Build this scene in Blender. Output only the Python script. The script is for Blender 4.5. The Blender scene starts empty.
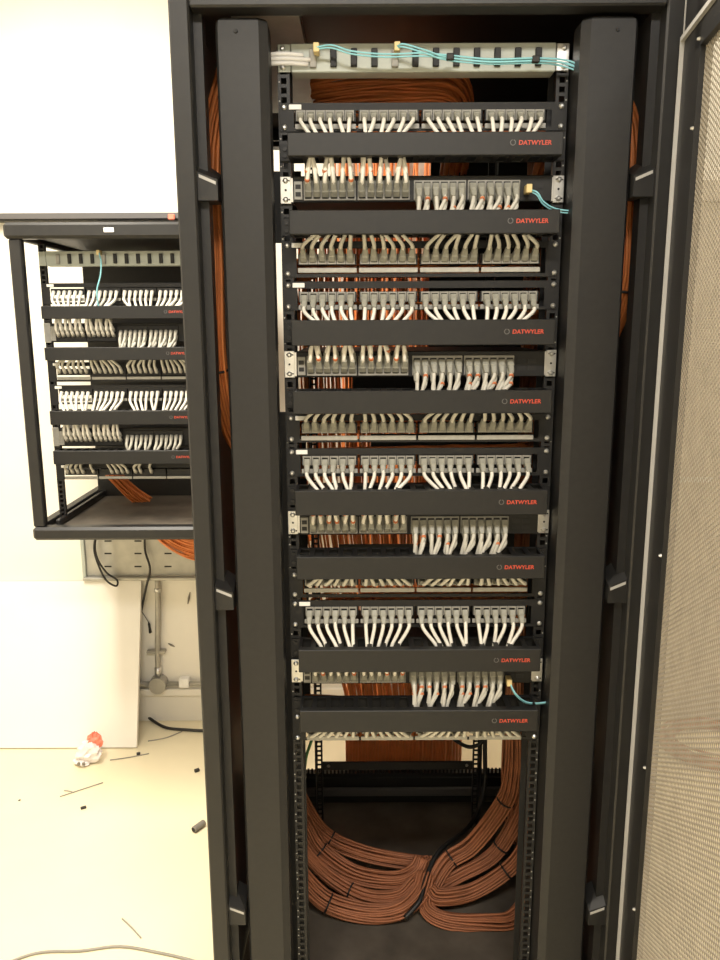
import bpy, math, random
from mathutils import Vector, Matrix
random.seed(7)
R = math.radians
S = bpy.context.scene
COL = S.collection

# ------------------------------------------------------------------ camera
F = 776.0; PITCH = R(11.3); CAMZ = 1.60; ROLL = R(0.25)
cam_d = bpy.data.cameras.new('camera'); cam = bpy.data.objects.new('camera', cam_d); COL.objects.link(cam)
cam_d.sensor_fit = 'VERTICAL'; cam_d.sensor_height = 36.0; cam_d.lens = 36.0 * F / 960.0
cam_d.clip_start = 0.02; cam_d.clip_end = 50
cam.matrix_world = Matrix.Translation((0, 0, CAMZ)) @ Matrix.Rotation(math.pi / 2 - PITCH, 4, 'X') @ Matrix.Rotation(-ROLL, 4, 'Z')
S.camera = cam
# ------------------------------------------------------------------ light
S.view_settings.view_transform = 'Standard'; S.view_settings.look = 'None'
S.view_settings.gamma = 1.0; S.view_settings.use_curve_mapping = False
S.view_settings.exposure = 0.2
w = bpy.data.worlds.new('world'); S.world = w; w.use_nodes = True
w.node_tree.nodes['Background'].inputs[0].default_value = (1, .93, .82, 1)
w.node_tree.nodes['Background'].inputs[1].default_value = 0.05
def ceiling_lamp(x, y, sx, sy, watts, col=(1, .925, .80)):
    d = bpy.data.lights.new('fluorescent_light', 'AREA'); d.shape = 'RECTANGLE'; d.size = sx; d.size_y = sy
    d.energy = watts; d.color = col
    o = bpy.data.objects.new('fluorescent_light', d); COL.objects.link(o); o.location = (x, y, 2.86)
    return o
ceiling_lamp(-.98, 1.52, .35, 1.3, 86, (1, .93, .81))
ceiling_lamp(.05, -.45, 1.3, .35, 66, (1, .95, .88))
ceiling_lamp(.85, 2.62, 1.3, .3, 13)

# ------------------------------------------------------------------ pixel -> place
CP, SP = math.cos(PITCH), math.sin(PITCH)
def ray(px, py):
    u = (px - 360) / F; v = (480 - py) / F
    c, s = math.cos(ROLL), math.sin(ROLL)
    u, v = u * c + v * s, -u * s + v * c
    return Vector((u, CP + v * SP, v * CP - SP))
def P(px, py, Y):
    d = ray(px, py); t = Y / d.y
    return Vector((d.x * t, Y, CAMZ + d.z * t))
def G(px, py, z=0.0):
    d = ray(px, py); t = (z - CAMZ) / d.z
    return Vector((d.x * t, d.y * t, z))
def ZY(py, Y, px=420): return P(px, py, Y).z

# ------------------------------------------------------------------ materials
def mat(name, col, rough=.5, metal=0, var=.08, scale=30, bump=0, spec=.5, alpha=1, trans=0, coat=0):
    m = bpy.data.materials.new(name); m.use_nodes = True
    nt = m.node_tree; b = nt.nodes['Principled BSDF']
    tc = nt.nodes.new('ShaderNodeTexCoord'); n = nt.nodes.new('ShaderNodeTexNoise')
    n.inputs['Scale'].default_value = scale; n.inputs['Detail'].default_value = 4
    nt.links.new(tc.outputs['Object'], n.inputs['Vector'])
    r = nt.nodes.new('ShaderNodeValToRGB'); nt.links.new(n.outputs['Fac'], r.inputs['Fac'])
    r.color_ramp.elements[0].position = .3; r.color_ramp.elements[1].position = .7
    r.color_ramp.elements[0].color = tuple(c * (1 - var) for c in col) + (1,)
    r.color_ramp.elements[1].color = tuple(min(1, c * (1 + var)) for c in col) + (1,)
    nt.links.new(r.outputs['Color'], b.inputs['Base Color'])
    b.inputs['Roughness'].default_value = rough; b.inputs['Metallic'].default_value = metal
    b.inputs['Specular IOR Level'].default_value = spec
    b.inputs['Alpha'].default_value = alpha; b.inputs['Transmission Weight'].default_value = trans
    b.inputs['Coat Weight'].default_value = coat
    if bump:
        bp = nt.nodes.new('ShaderNodeBump'); bp.inputs['Strength'].default_value = bump; bp.inputs['Distance'].default_value = .002
        nt.links.new(n.outputs['Fac'], bp.inputs['Height']); nt.links.new(bp.outputs['Normal'], b.inputs['Normal'])
    return m
M = dict(
    wall=mat('painted_wall', (.80, .765, .68), .7, 0, .04, 3, .1),
    ceil=mat('ceiling_paint', (.62, .58, .52), .8, 0, .03, 3),
    floor=mat('cream_floor', (.80, .715, .50), .35, 0, .05, 2.2, .03),
    black=mat('black_powder_coat', (.0125, .012, .0118), .5, 0, .15, 90, .03, spec=.42),
    black2=mat('black_satin_frame', (.014, .0135, .013), .45, 0, .12, 40, spec=.42),
    edge_highlight=mat('edge_highlight_grey', (.42, .41, .39), .45, 0, .05, 20),  # pale grey for highlights painted as thin strips on edges
    rackfloor=mat('dusty_rack_floor', (.10, .083, .064), .75, 0, .35, 9, .2),
    mesh=mat('perforated_steel', (.34, .30, .24), .45, .2, .1, 30),
    cover=mat('manager_cover_black', (.0095, .0093, .0092), .5, 0, .12, 90, .03, spec=.40),
    panel=mat('black_panel', (.011, .0107, .0105), .55, 0, .1, 60, spec=.35),
    jack=mat('jack_grey', (.30, .29, .26), .5, 0, .1, 80),
    strip=mat('label_strip_grey', (.37, .36, .325), .5, 0, .1, 120),
    hole=mat('socket_black', (.008, .008, .008), .6, 0, 0, 5),
    boot=mat('boot_grey', (.29, .285, .24), .5, 0, .10, 90),
    cord=mat('cord_white', (.78, .75, .67), .45, 0, .06, 40),
    cord_shaded=mat('cord_white_shaded', (.58, .56, .49), .5, 0, .08, 40),  # the white cord again, with shade put into its colour
    mark=mat('marker_orange', (.58, .19, .08), .5),
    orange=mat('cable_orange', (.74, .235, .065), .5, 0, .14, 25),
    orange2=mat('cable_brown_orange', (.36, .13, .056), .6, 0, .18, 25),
    tie=mat('tie_black', (.012, .012, .012), .6),
    steel=mat('zinc_steel', (.62, .62, .60), .3, .85, .1, 60),
    fibre=mat('fibre_panel_grey', (.42, .45, .40), .45, 0, .04, 20),
    teal=mat('fibre_teal', (.27, .62, .70), .45, 0, .05, 40),
    yellow=mat('connector_yellow', (.70, .55, .26), .5),
    clear=mat('clear_sleeve', (.86, .84, .80), .25, 0, .03, 20, alpha=.62),
    white=mat('white_label', (.85, .84, .80), .5),
    red=mat('logo_red', (.50, .06, .03), .5, 0, 0, 5),
    ring=mat('logo_grey', (.10, .095, .095), .5, 0, 0, 5),
    board=mat('white_board', (.84, .81, .74), .4, 0, .02, 3),
    pipe=mat('grey_conduit', (.38, .36, .31), .45, .2, .1, 30),
    plate=mat('galvanised_plate', (.42, .41, .37), .45, .35, .12, 18),
    cable_black=mat('cable_black', (.015, .014, .013), .5),
    wire_grey=mat('wire_grey', (.27, .25, .21), .5),
    bag=mat('bag_white', (.82, .76, .74), .35, 0, .06, 40, .4),
    bagred=mat('bag_red', (.85, .22, .14), .35, 0, .15, 40, .4),
    green=mat('earth_green', (.10, .26, .09), .5, 0, .3, 60),
    door=mat('painted_door', (.55, .49, .40), .5, 0, .04, 3),
    scuff=mat('scuff', (.20, .18, .15), .8),
)

# ------------------------------------------------------------------ mesh helpers
class MB:
    def __init__(s): s.v = []; s.f = []
    def add(s, vs, fs):
        o = len(s.v); s.v += [tuple(v) for v in vs]; s.f += [tuple(o + i for i in f) for f in fs]; return s
    def box(s, x0, x1, y0, y1, z0, z1):
        return s.add([(x0,y0,z0),(x1,y0,z0),(x1,y1,z0),(x0,y1,z0),(x0,y0,z1),(x1,y0,z1),(x1,y1,z1),(x0,y1,z1)],
                     [(0,3,2,1),(4,5,6,7),(0,1,5,4),(1,2,6,5),(2,3,7,6),(3,0,4,7)])
    def bbox(s, x0, x1, y0, y1, z0, z1, b=.002):          # box with chamfered long edges (profile in the two larger axes kept)
        x = (x0, x1); y = (y0, y1); z = (z0, z1); vs = []; key = {}
        for i in (0, 1):
            for j in (0, 1):
                for k in (0, 1):
                    sx, sy, sz = (1 - 2*i)*b, (1 - 2*j)*b, (1 - 2*k)*b
                    for a, p in enumerate(((x[i], y[j]+sy, z[k]+sz), (x[i]+sx, y[j], z[k]+sz), (x[i]+sx, y[j]+sy, z[k]))):
                        key[i, j, k, a] = len(vs); vs.append(p)
        K = lambda i, j, k, a: key[i, j, k, a]
        fs = []
        for i in (0, 1): fs.append((K(i,0,0,0), K(i,1,0,0), K(i,1,1,0), K(i,0,1,0)))
        for j in (0, 1): fs.append((K(0,j,0,1), K(1,j,0,1), K(1,j,1,1), K(0,j,1,1)))
        for k in (0, 1): fs.append((K(0,0,k,2), K(1,0,k,2), K(1,1,k,2), K(0,1,k,2)))
        for j in (0, 1):
            for k in (0, 1): fs.append((K(0,j,k,1), K(1,j,k,1), K(1,j,k,2), K(0,j,k,2)))
        for i in (0, 1):
            for k in (0, 1): fs.append((K(i,0,k,0), K(i,1,k,0), K(i,1,k,2), K(i,0,k,2)))
        for i in (0, 1):
            for j in (0, 1): fs.append((K(i,j,0,0), K(i,j,1,0), K(i,j,1,1), K(i,j,0,1)))
        for i in (0, 1):
            for j in (0, 1):
                for k in (0, 1): fs.append((K(i,j,k,0), K(i,j,k,1), K(i,j,k,2)))
        return s.add(vs, fs)
    def prism(s, poly, axis, a0, a1):                     # polygon in the other two axes, extruded along axis
        def mk(p, a):
            q = list(p); q.insert(axis, a); return tuple(q)
        n = len(poly)
        return s.add([mk(p, a0) for p in poly] + [mk(p, a1) for p in poly],
                     [tuple(range(n))[::-1], tuple(range(n, 2*n))] + [(i, (i+1) % n, n + (i+1) % n, n + i) for i in range(n)])
    def cyl(s, c, axis, r0, r1, h, n=12):
        c = Vector(c); ax = Vector(axis).normalized(); t = ax.orthogonal().normalized(); b = ax.cross(t)
        vs = []
        for (r, d) in ((r0, 0), (r1, h)):
            for i in range(n):
                a = 2*math.pi*i/n; vs.append(c + ax*d + (t*math.cos(a) + b*math.sin(a))*r)
        return s.add(vs, [tuple(range(n))[::-1], tuple(range(n, 2*n))] + [(i, (i+1) % n, n + (i+1) % n, n + i) for i in range(n)])
    def tube(s, pts, r, n=6, cap=True):
        pts = [Vector(p) for p in pts]; vs = []; L = len(pts)
        T = [(pts[min(i+1, L-1)] - pts[max(i-1, 0)]).normalized() for i in range(L)]
        nrm = T[0].orthogonal().normalized()
        for i in range(L):
            nrm = nrm - T[i]*nrm.dot(T[i])
            nrm = nrm.normalized() if nrm.length > 1e-6 else T[i].orthogonal().normalized()
            b = T[i].cross(nrm)
            rr = r[i] if isinstance(r, (list, tuple)) else r
            for k in range(n):
                a = 2*math.pi*k/n; vs.append(pts[i] + (nrm*math.cos(a) + b*math.sin(a))*rr)
        fs = [(i*n+k, i*n+(k+1) % n, (i+1)*n+(k+1) % n, (i+1)*n+k) for i in range(L-1) for k in range(n)]
        if cap: fs += [tuple(range(n))[::-1], tuple(range((L-1)*n, L*n))]
        return s.add(vs, fs)
    def mesh(s, name, m, origin=(0, 0, 0), smooth=False):
        o = Vector(origin)
        me = bpy.data.meshes.new(name); me.from_pydata([tuple(Vector(v) - o) for v in s.v], [], s.f); me.materials.append(m)
        if smooth:
            me.polygons.foreach_set('use_smooth', [True]*len(me.polygons))
        me.update(); return me
def chaikin(pts, it=2):
    pts = [Vector(p) for p in pts]
    for _ in range(it):
        q = [pts[0]]
        for a, b in zip(pts, pts[1:]): q += [a*.75 + b*.25, a*.25 + b*.75]
        q.append(pts[-1]); pts = q
    return pts
def catmull(pts, n=6):
    pts = [Vector(p) for p in pts]; e = [pts[0]*2 - pts[1]] + pts + [pts[-1]*2 - pts[-2]]; out = []
    for i in range(1, len(e)-2):
        for k in range(n):
            t = k/n; a, b, c, d = e[i-1:i+3]
            out.append(.5*((2*b) + (c-a)*t + (2*a-5*b+4*c-d)*t*t + (3*b-a-3*c+d)*t**3))
    out.append(pts[-1]); return out
WL = {}
def link(o, world, parent=None):
    COL.objects.link(o); world = Vector(world); WL[o] = world
    o.parent = parent; o.location = world - (WL[parent] if parent else Vector((0, 0, 0)))
    return o
def thing(name, loc, label, cat, group=None):
    o = bpy.data.objects.new(name, None); o.empty_display_size = .05; link(o, loc)
    o['label'] = label; o['category'] = cat
    if group: o['group'] = group
    return o
def part(name, mb, m, parent=None, smooth=False, stuff=False, label=None):
    vs = mb.v; lo = [min(v[i] for v in vs) for i in range(3)]; hi = [max(v[i] for v in vs) for i in range(3)]
    o0 = Vector(((lo[0]+hi[0])/2, (lo[1]+hi[1])/2, (lo[2]+hi[2])/2 if parent else lo[2]))
    o = bpy.data.objects.new(name, mb.mesh(name, m, o0, smooth)); link(o, o0, parent)
    if stuff: o['kind'] = 'stuff'
    if label: o['label'] = label
    return o
def inst(name, me, world, parent): return link(bpy.data.objects.new(name, me), world, parent)
def solo(name, mb, m, label, cat, group=None, smooth=False):
    o = part(name, mb, m, None, smooth); o['label'] = label; o['category'] = cat
    if group: o['group'] = group
    return o
def struct(name, mb, m):
    o = part(name, mb, m); o['kind'] = 'structure'; return o

# ------------------------------------------------------------------ room
WY = 2.95
X0, X1, Y0, CZ = -2.6, 2.3, -1.7, 2.9
struct('floor', MB().box(X0, X1, Y0, WY, -.1, 0), M['floor'])
struct('ceiling', MB().box(X0, X1, Y0, WY, CZ, CZ+.1), M['ceil'])
wall_back = struct('wall_back', MB().box(X0, X1, WY, WY+.12, 0, CZ), M['wall'])
struct('wall_left', MB().box(X0-.1, X0, Y0, WY, 0, CZ), M['wall'])
struct('wall_right', MB().box(X1, X1+.1, Y0, WY, 0, CZ), M['wall'])
struct('wall_front', MB().box(X0, X1, Y0-.1, Y0, 0, CZ), M['wall'])
# door in the back wall, seen through the perforated rack door
d1 = struct('door_1', MB().bbox(1.14, 1.96, WY-.02, WY, .005, 2.03, .004), M['door'])
part('door_frame', MB().box(1.07, 1.14, WY-.035, WY, 0, 2.10).box(1.96, 2.03, WY-.035, WY, 0, 2.10).box(1.14, 1.96, WY-.035, WY, 2.03, 2.10), M['door'], d1)
part('door_handle', MB().cyl((1.22, WY-.02, 1.02), (0, -1, 0), .01, .01, .05).box(1.21, 1.33, WY-.08, WY-.065, 1.012, 1.03), M['steel'], d1)
for (px, py, L, a) in ((189, 598, .05, 1.35), (150, 628, .04, 1.9), (171.5, 645, .03, -.5)):
    c = P(px, py, WY); dx, dz = math.cos(a)*L/2, math.sin(a)*L/2
    part('scuff_mark', MB().tube([(c.x-dx, WY-.001, c.z-dz), (c.x, WY-.0015, c.z), (c.x+dx, WY-.001, c.z+dz)], [.002, .005, .002], 5), M['scuff'], wall_back)

# ------------------------------------------------------------------ main rack
XC, YR, YF, YM = .108, 1.40, 1.31, 1.333       # centre, rail plane, frame front, cable-manager front
XL, XR, YB = XC-.40, XC+.40, 2.31
ZT = 2.08; ZB = .09
rack = thing('server_rack', (XC, 1.8, 0), 'tall black network rack full of patch panels with its perforated door swung open', 'server rack')
def rk(name, mb, m='black', **k): return part(name, mb, M[m], rack, **k)
for s in (-1, 1):
    xo = XC + s*.40
    a, b = sorted((xo, xo - s*.032))
    rk('front_post', MB().bbox(a, b, YF, YF+.05, 0, ZT+.07, .003), 'black2')
    a, b = sorted((xo - s*.004, xo - s*.022))
    rk('post_channel', MB().box(*sorted((xo - s*.032, xo - s*.046)), YF+.03, YF+.06, .05, ZT), 'black')
    rk('rear_post', MB().bbox(*sorted((xo, xo - s*.05)), YB-.05, YB, 0, ZT+.07, .003), 'black2')
    rk('side_panel', MB().box(*sorted((xo, xo - s*.002)), YF+.05, YB-.05, .06, ZT+.05), 'black')
# roof with a cable opening at the back left
rk('roof', MB().box(XL, XR, YF+.03, YB, ZT+.045, ZT+.06))
rk('roof_stiffener', MB().box(XL+.08, -.098, 1.42, 2.02, ZT+.025, ZT+.044), 'plate')
rk('front_beam', MB().bbox(XL+.032, XR-.032, YF, YF+.04, ZT, ZT+.07, .003), 'black2')
rk('rear_beam', MB().bbox(XL+.05, XR-.05, YB-.05, YB, ZT, ZT+.07, .003), 'black2')
rk('base_floor', MB().box(XL+.004, XR-.004, YF+.06, YB-.06, ZB-.004, ZB), 'rackfloor')
rk('plinth', MB().bbox(XL, XR, YF+.005, YF+.05, .01, ZB-.02, .003), 'black2')
zb1, zb0 = ZY(777, YB-.05), ZY(800, YB-.05)
rk('rear_base_beam', MB().bbox(XL+.05, XR-.05, YB-.05, YB, .03, zb1, .004), 'black2')
rk('base_highlight_strip', MB().bbox(XL+.05, XR-.05, YB-.062, YB-.0505, zb0+.02, zb0+.05, .004), 'ring')  # grey colour carries the highlight on the rear base bar
# toothed strip above the base beam
z0, z1 = ZY(777, YB-.06), ZY(769, YB-.06)
mb = MB().box(XL+.05, XR-.05, YB-.058, YB-.054, z0, z0+.012)
x = XL+.06
while x < XR-.06: mb.box(x, x+.006, YB-.058, YB-.054, z0+.012, z1); x += .012
rk('brush_strip', mb, 'black')
# rails
def rail_mesh(s, ztop, zbot, depth, face):
    """perforated front flange plus return flange; face: +1 looks to the camera"""
    mb = MB(); x0, x1 = .2225, .2425; hx, h = .2325, .0047; c = .01482; n = int((ztop-zbot)/c)
    for i in range(n):
        za = zbot + i*c; zb = za + c; zm = (za+zb)/2
        v = [(x0,0,za),(x1,0,za),(x1,0,zb),(x0,0,zb),(hx-h,0,zm-h),(hx+h,0,zm-h),(hx+h,0,zm+h),(hx-h,0,zm+h),
             (hx-h,.0025,zm-h),(hx+h,.0025,zm-h),(hx+h,.0025,zm+h),(hx-h,.0025,zm+h)]
        mb.add([(p[0]*s, p[1]*face, p[2]) for p in v], [(0,1,5,4),(1,2,6,5),(2,3,7,6),(3,0,4,7),(4,5,9,8),(5,6,10,9),(6,7,11,10),(7,4,8,11)])
    a, b = sorted((x1*s, (x1-.002)*s)); y0, y1 = sorted((0.0003*face, depth*face))
    mb.box(a, b, y0, y1, zbot, zbot+n*c)
    a, b = sorted((x0*s, (x0+.002)*s)); y0, y1 = sorted((0.0003*face, .012*face))
    mb.box(a, b, y0, y1, zbot, zbot+n*c)
    return mb.mesh('rail', M['black'])
for s in (-1, 1):
    inst('mounting_rail', rail_mesh(s, 2.06, .11, .05, 1), (XC, YR, 0), rack)
    inst('mounting_rail', rail_mesh(s, 2.06, .11, .05, -1), (XC, 2.10, 0), rack)
# cross bar between the rear rails
rk('cross_bar', MB().bbox(XC-.225, XC+.225, 2.092, 2.10, ZY(769.5, 2.095), ZY(761.5, 2.095), .002), 'black')
for sx in (-1, 1): rk('cross_bar_screw', MB().cyl((XC+sx*.205, 2.092, ZY(765, 2.095)), (0, -1, 0), .005, .003, .003, 8), 'steel')
# side covers of the vertical cable ducts
def side_cover(s):
    zt = ZY(19, 1.34, 240); o = .3325; i = .2505 if s < 0 else .244
    zbv = .10
    prof = [(XC+s*o, YM+.05), (XC+s*o, YM+.004), (XC+s*(o-.004), YM), (XC+s*(i+.014), YM), (XC+s*i, YM+.008), (XC+s*i, YM+.05)]
    mb = MB().prism(prof, 2, zbv, zt-.012)
    # rounded top corner
    p2 = [((q[0]-XC-s*.28)*.86+XC+s*.28, q[1]+(.002 if q[1] < YM+.03 else 0)) for q in prof]
    p3 = [(XC+s*.28+(q[0]-XC-s*.28)*.97, q[1]) for q in prof]
    n = len(prof); v = [(*q, zt-.012) for q in prof] + [(*q, zt-.004) for q in p3] + [(*q, zt) for q in p2]
    f = [(k+i0*n, (k+1) % n+i0*n, (k+1) % n+(i0+1)*n, k+(i0+1)*n) for i0 in (0, 1) for k in range(n)] + [tuple(range(2*n, 3*n))]
    mb.add(v, f)
    c = rk('side_cover', mb, 'black')
    part('cover_screw', MB().cyl((XC+s*.30, YM, zt-.02), (0, -1, 0), .0035, .0025, .002, 8), M['hole'], c)
    if s > 0: part('cover_inner_lip', MB().box(*sorted((XC+s*(i+.001), XC+s*(i+.003))), YM+.05, YR+.06, .12, zt-.05), M['black'], c)
for s in (-1, 1): side_cover(s)
# catches between the posts and the covers
for s, spots in ((-1, ((204, 186), (221, 592), (232, 905))), (1, ((646, 182), (617, 585), (598, 905)))):
    for (px, py) in spots:
        c = P(px, py, YF+.035); zz = c.z
        xa = XC + s*.368; xb = XC + s*.336; y0 = YF+.012
        hi, lo = (.018, .006)
        v = []
        for y in (y0, y0+.05):
            v += [(xa, y, zz-.026), (xb, y, zz-.026), (xb, y, zz+lo+(y-y0)*.3), (xa, y, zz+hi+(y-y0)*.5)]
        mb = MB().add(v, [(0,1,2,3),(7,6,5,4),(0,4,5,1),(1,5,6,2),(2,6,7,3),(3,7,4,0)])
        b = rk('catch_block', mb, 'black2')
        v2 = [(xa+(xb-xa)*.08, y0-.001, zz+hi*.8), (xb-(xb-xa)*.08, y0-.001, zz+lo*.5), (xb-(xb-xa)*.08, y0-.001, zz+lo*.5-.005), (xa+(xb-xa)*.08, y0-.001, zz+hi*.8-.005)]
        part('catch_edge_highlight', MB().add(v2 + [(p[0], p[1]+.0008, p[2]) for p in v2], [(0,1,2,3),(7,6,5,4),(0,4,5,1),(1,5,6,2),(2,6,7,3),(3,7,4,0)]), M['edge_highlight'], b)  # pale plate paints the lit edge of the block
for s in (-1, 1):
    rk('rail_light_block', MB().box(*sorted((XC+s*.2415, XC+s*.2228)), YR+.062, YR+.064, .12, ZT-.03))  # added dark strip, keeps the bright wall out of the rail holes
    for a, b in ((1300, 412), (243, 172), (133, 20)) if s < 0 else ((1300, 20),):
        za = max(.42, P(279, a, 2.2).z) if a < 1200 else .42
        rk('rear_light_block', MB().box(*sorted((XC+s*.35, XC+s*.262)), 2.19, 2.20, za, min(ZT, P(279, b, 2.2).z)))  # added plates, hide the bright wall except at chosen heights
    if s < 0:
        for a, b in ((1300, 412), (243, 172)):
            rk('slit_light_block', MB().box(XC-.2625, XC-.2430, 1.440, 1.442, .12 if a > 1200 else P(279, a, 1.44).z, P(279, b, 1.44).z))  # added dark strip, closes the bright slit beside the left rail
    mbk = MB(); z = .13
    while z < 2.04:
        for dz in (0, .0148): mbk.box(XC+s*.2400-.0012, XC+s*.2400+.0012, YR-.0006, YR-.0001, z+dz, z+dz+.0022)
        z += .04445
    rk('rail_glints', mbk, 'strip', stuff=True)  # pale squares paint the glints along the rail
# pale strip painting the highlight along the right post edge
rk('post_edge_highlight', MB().box(XR-.006, XR-.003, YF-.003, YF, .06, ZT+.06), 'edge_highlight')

# --- the open perforated door, hinged on the right post
HX, HY = XR-.006, YF-.006
DA = R(7.8); dd = Vector((-math.sin(DA), -math.cos(DA), 0)); dn = Vector((-math.cos(DA), math.sin(DA), 0))   # along the door, and its inner side
DW, DZ0, DZ1, DZS = .78, .06, 2.14, 2.032
def dpt(t, n, z): p = Vector((HX, HY, 0)) + dd*t + dn*n; return (p.x, p.y, z)
def dbox(mb, t0, t1, n0, n1, z0, z1):
    return mb.add([dpt(t0,n0,z0),dpt(t1,n0,z0),dpt(t1,n1,z0),dpt(t0,n1,z0),dpt(t0,n0,z1),dpt(t1,n0,z1),dpt(t1,n1,z1),dpt(t0,n1,z1)],
                  [(0,3,2,1),(4,5,6,7),(0,1,5,4),(1,2,6,5),(2,3,7,6),(3,0,4,7)])
door = part('door', dbox(dbox(MB(), 0, .096, -.018, .0, DZ0, DZ1), DW-.096, DW, -.018, .0, DZ0, DZ1), M['black2'], rack, label='perforated black steel door standing open')
part('door_top_rail', dbox(MB(), .066, DW-.096, -.018, .0, DZS-.042, DZ1), M['black2'], door)
part('door_bottom_rail', dbox(MB(), .066, DW-.096, -.018, .0, DZ0, DZ0+.06), M['black2'], door)
part('door_edge_highlight', dbox(dbox(MB(), 0.0, .0038, 0, .006, DZ0, DZS), .0038, DW, 0, .006, DZS-.007, DZS), M['edge_highlight'], door)  # pale strips paint the bright highlight along the door edges
for z in (2.0, 1.88, 1.23, .85, .57, .25):
    part('door_stud', MB().cyl(dpt(.091, 0, z), dn, .003, .002, .004, 8), M['steel'], door)
for z in (1.75, .45):
    part('hinge', MB().cyl((XR+.012, YF-.016, z), (0, 0, 1), .009, .009, .08, 10), M['black2'], door)
# perforated sheet: hexagonal holes
def perforated():
    a = .0082; vs = []; fs = []; t0, t1, z0, z1 = .090, DW-.090, DZ0+.05, DZS-.038
    rows = int((t1-t0)/(a*math.sqrt(3)/2)); cols = int((z1-z0)/a)
    Ro, Ri = a/math.sqrt(3), a/math.sqrt(3)*.865
    ang = [math.pi/6 + k*math.pi/3 for k in range(6)]
    co = [(math.sin(g), math.cos(g)) for g in ang]
    for r in range(rows):
        t = t0 + (r+.5)*a*math.sqrt(3)/2
        for c in range(cols):
            z = z0 + (c+.5+(r % 2)*.5)*a; o = len(vs)
            for (rad, n) in ((Ro, -.008), (Ri, -.008), (Ri, -.0092)):
                for (sx, sz) in co:
                    vs.append(dpt(t + sz*rad, n, z + sx*rad))
            for k in range(6):
                k2 = (k+1) % 6
                fs.append((o+k, o+k2, o+6+k2, o+6+k)); fs.append((o+6+k, o+6+k2, o+12+k2, o+12+k))
    m = MB(); m.v = vs; m.f = fs; return m
part('perforated_sheet', perforated(), M['mesh'], door, stuff=True)

# ------------------------------------------------------------------ shared small meshes
def centred(mb, name, m, smooth=False): return mb.mesh(name, M[m], (0, 0, 0), smooth)
ME = {}
ME['screw'] = centred(MB().cyl((0, .001, 0), (0, -1, 0), .0048, .0044, .003, 10).cyl((0, -.002, 0), (0, -1, 0), .0044, .002, .002, 10), 'screw', 'steel', False)
ME['dark_screw'] = centred(MB().cyl((0, .001, 0), (0, -1, 0), .0036, .0034, .003, 8), 'dark_screw', 'black2')
# keystone jack: frame around a dark socket
def jack_mesh(mname):
    mb = MB(); w, h = .0152, .0165
    mb.box(-w/2, -w/2+.0022, -.004, 0, -h/2, h/2).box(w/2-.0022, w/2, -.004, 0, -h/2, h/2)
    mb.box(-w/2+.0022, w/2-.0022, -.004, 0, h/2-.0025, h/2).box(-w/2+.0022, w/2-.0022, -.004, 0, -h/2, -h/2+.003)
    me = mb.mesh('jack', M[mname]); me.materials.append(M['hole'])
    b = MB().box(-w/2+.002, w/2-.002, -.0006, 0, -h/2+.002, h/2-.002)
    return me, b.mesh('socket', M['hole'])
ME['jack'], ME['socket'] = jack_mesh('jack')
def boot_mesh(pitch, L=.026, w=.0118, h=.0125):
    """plug body and tapered strain relief along -Y, then pitched up (+) or down (-)"""
    secs = [(0, w, h), (-L*.42, w, h), (-L*.48, w*.86, h*.86), (-L*.73, w*.80, h*.74), (-L, .0072, .0072)]
    mb = MB(); vs = []
    for (y, a, b) in secs:
        for (sx, sz) in ((-.5, -.35), (-.35, -.5), (.35, -.5), (.5, -.35), (.5, .35), (.35, .5), (-.35, .5), (-.5, .35)): vs.append((sx*a, y, sz*b))
    fs = [tuple(range(8)), tuple(range(32, 40))[::-1]] + [(i*8+k, (i+1)*8+k, (i+1)*8+(k+1) % 8, i*8+(k+1) % 8) for i in range(4) for k in range(8)]
    rot = Matrix.Rotation(-R(pitch), 3, 'X')
    mb.add([rot @ Vector(v) for v in vs], fs)
    return mb.mesh('boot', M['boot'])
BL = .026
PITCHES = {'down': -52, 'up': 40, 'sdown': -54, 'sup': 42, 'top': -36, 'out': 6}
BLEN = {'top': .015}
for k, p in PITCHES.items(): ME['boot_'+k] = boot_mesh(p, BLEN.get(k, BL))
BDIR = {k: Vector((0, -math.cos(R(p)), math.sin(R(p)))) for k, p in PITCHES.items()}
ME['band'] = MB().tube([(0, 0, -.002), (0, 0, .002)], .0042, 8).mesh('marker_band', M['mark'])
# logo lettering
fc = bpy.data.curves.new('lettering', 'FONT'); fc.body = 'DATWYLER'; fc.size = .0098; fc.offset = .0002; fc.shear = .06; fc.space_character = 1.02
fo = bpy.data.objects.new('lettering', fc); COL.objects.link(fo)
bpy.context.view_layer.update()
tm = bpy.data.meshes.new_from_object(fo.evaluated_get(bpy.context.evaluated_depsgraph_get()))
bpy.data.objects.remove(fo)
tm.transform(Matrix.Rotation(math.pi/2, 4, 'X')); tm.name = 'lettering'
xs = [v.co.x for v in tm.vertices]; tw = max(xs)-min(xs)
tm.transform(Matrix.Translation((-min(xs), 0, 0)) @ Matrix.Diagonal((.053/tw, 1, 1, 1)))
tm.materials.clear(); tm.materials.append(M['red']); ME['lettering'] = tm
mb = MB()
for k in range(14):
    if k in (3,): continue
    a0, a1 = 2*math.pi*k/14, 2*math.pi*(k+1)/14
    mb.add([(math.cos(a)*r, -.0003*q, math.sin(a)*r) for q in (0, 1) for (a, r) in ((a0, .0048), (a1, .0048), (a1, .0034), (a0, .0034))],
           [(0,1,2,3),(7,6,5,4),(0,4,5,1),(2,6,7,3)])
ME['emblem'] = mb.mesh('emblem', M['ring'])

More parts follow.
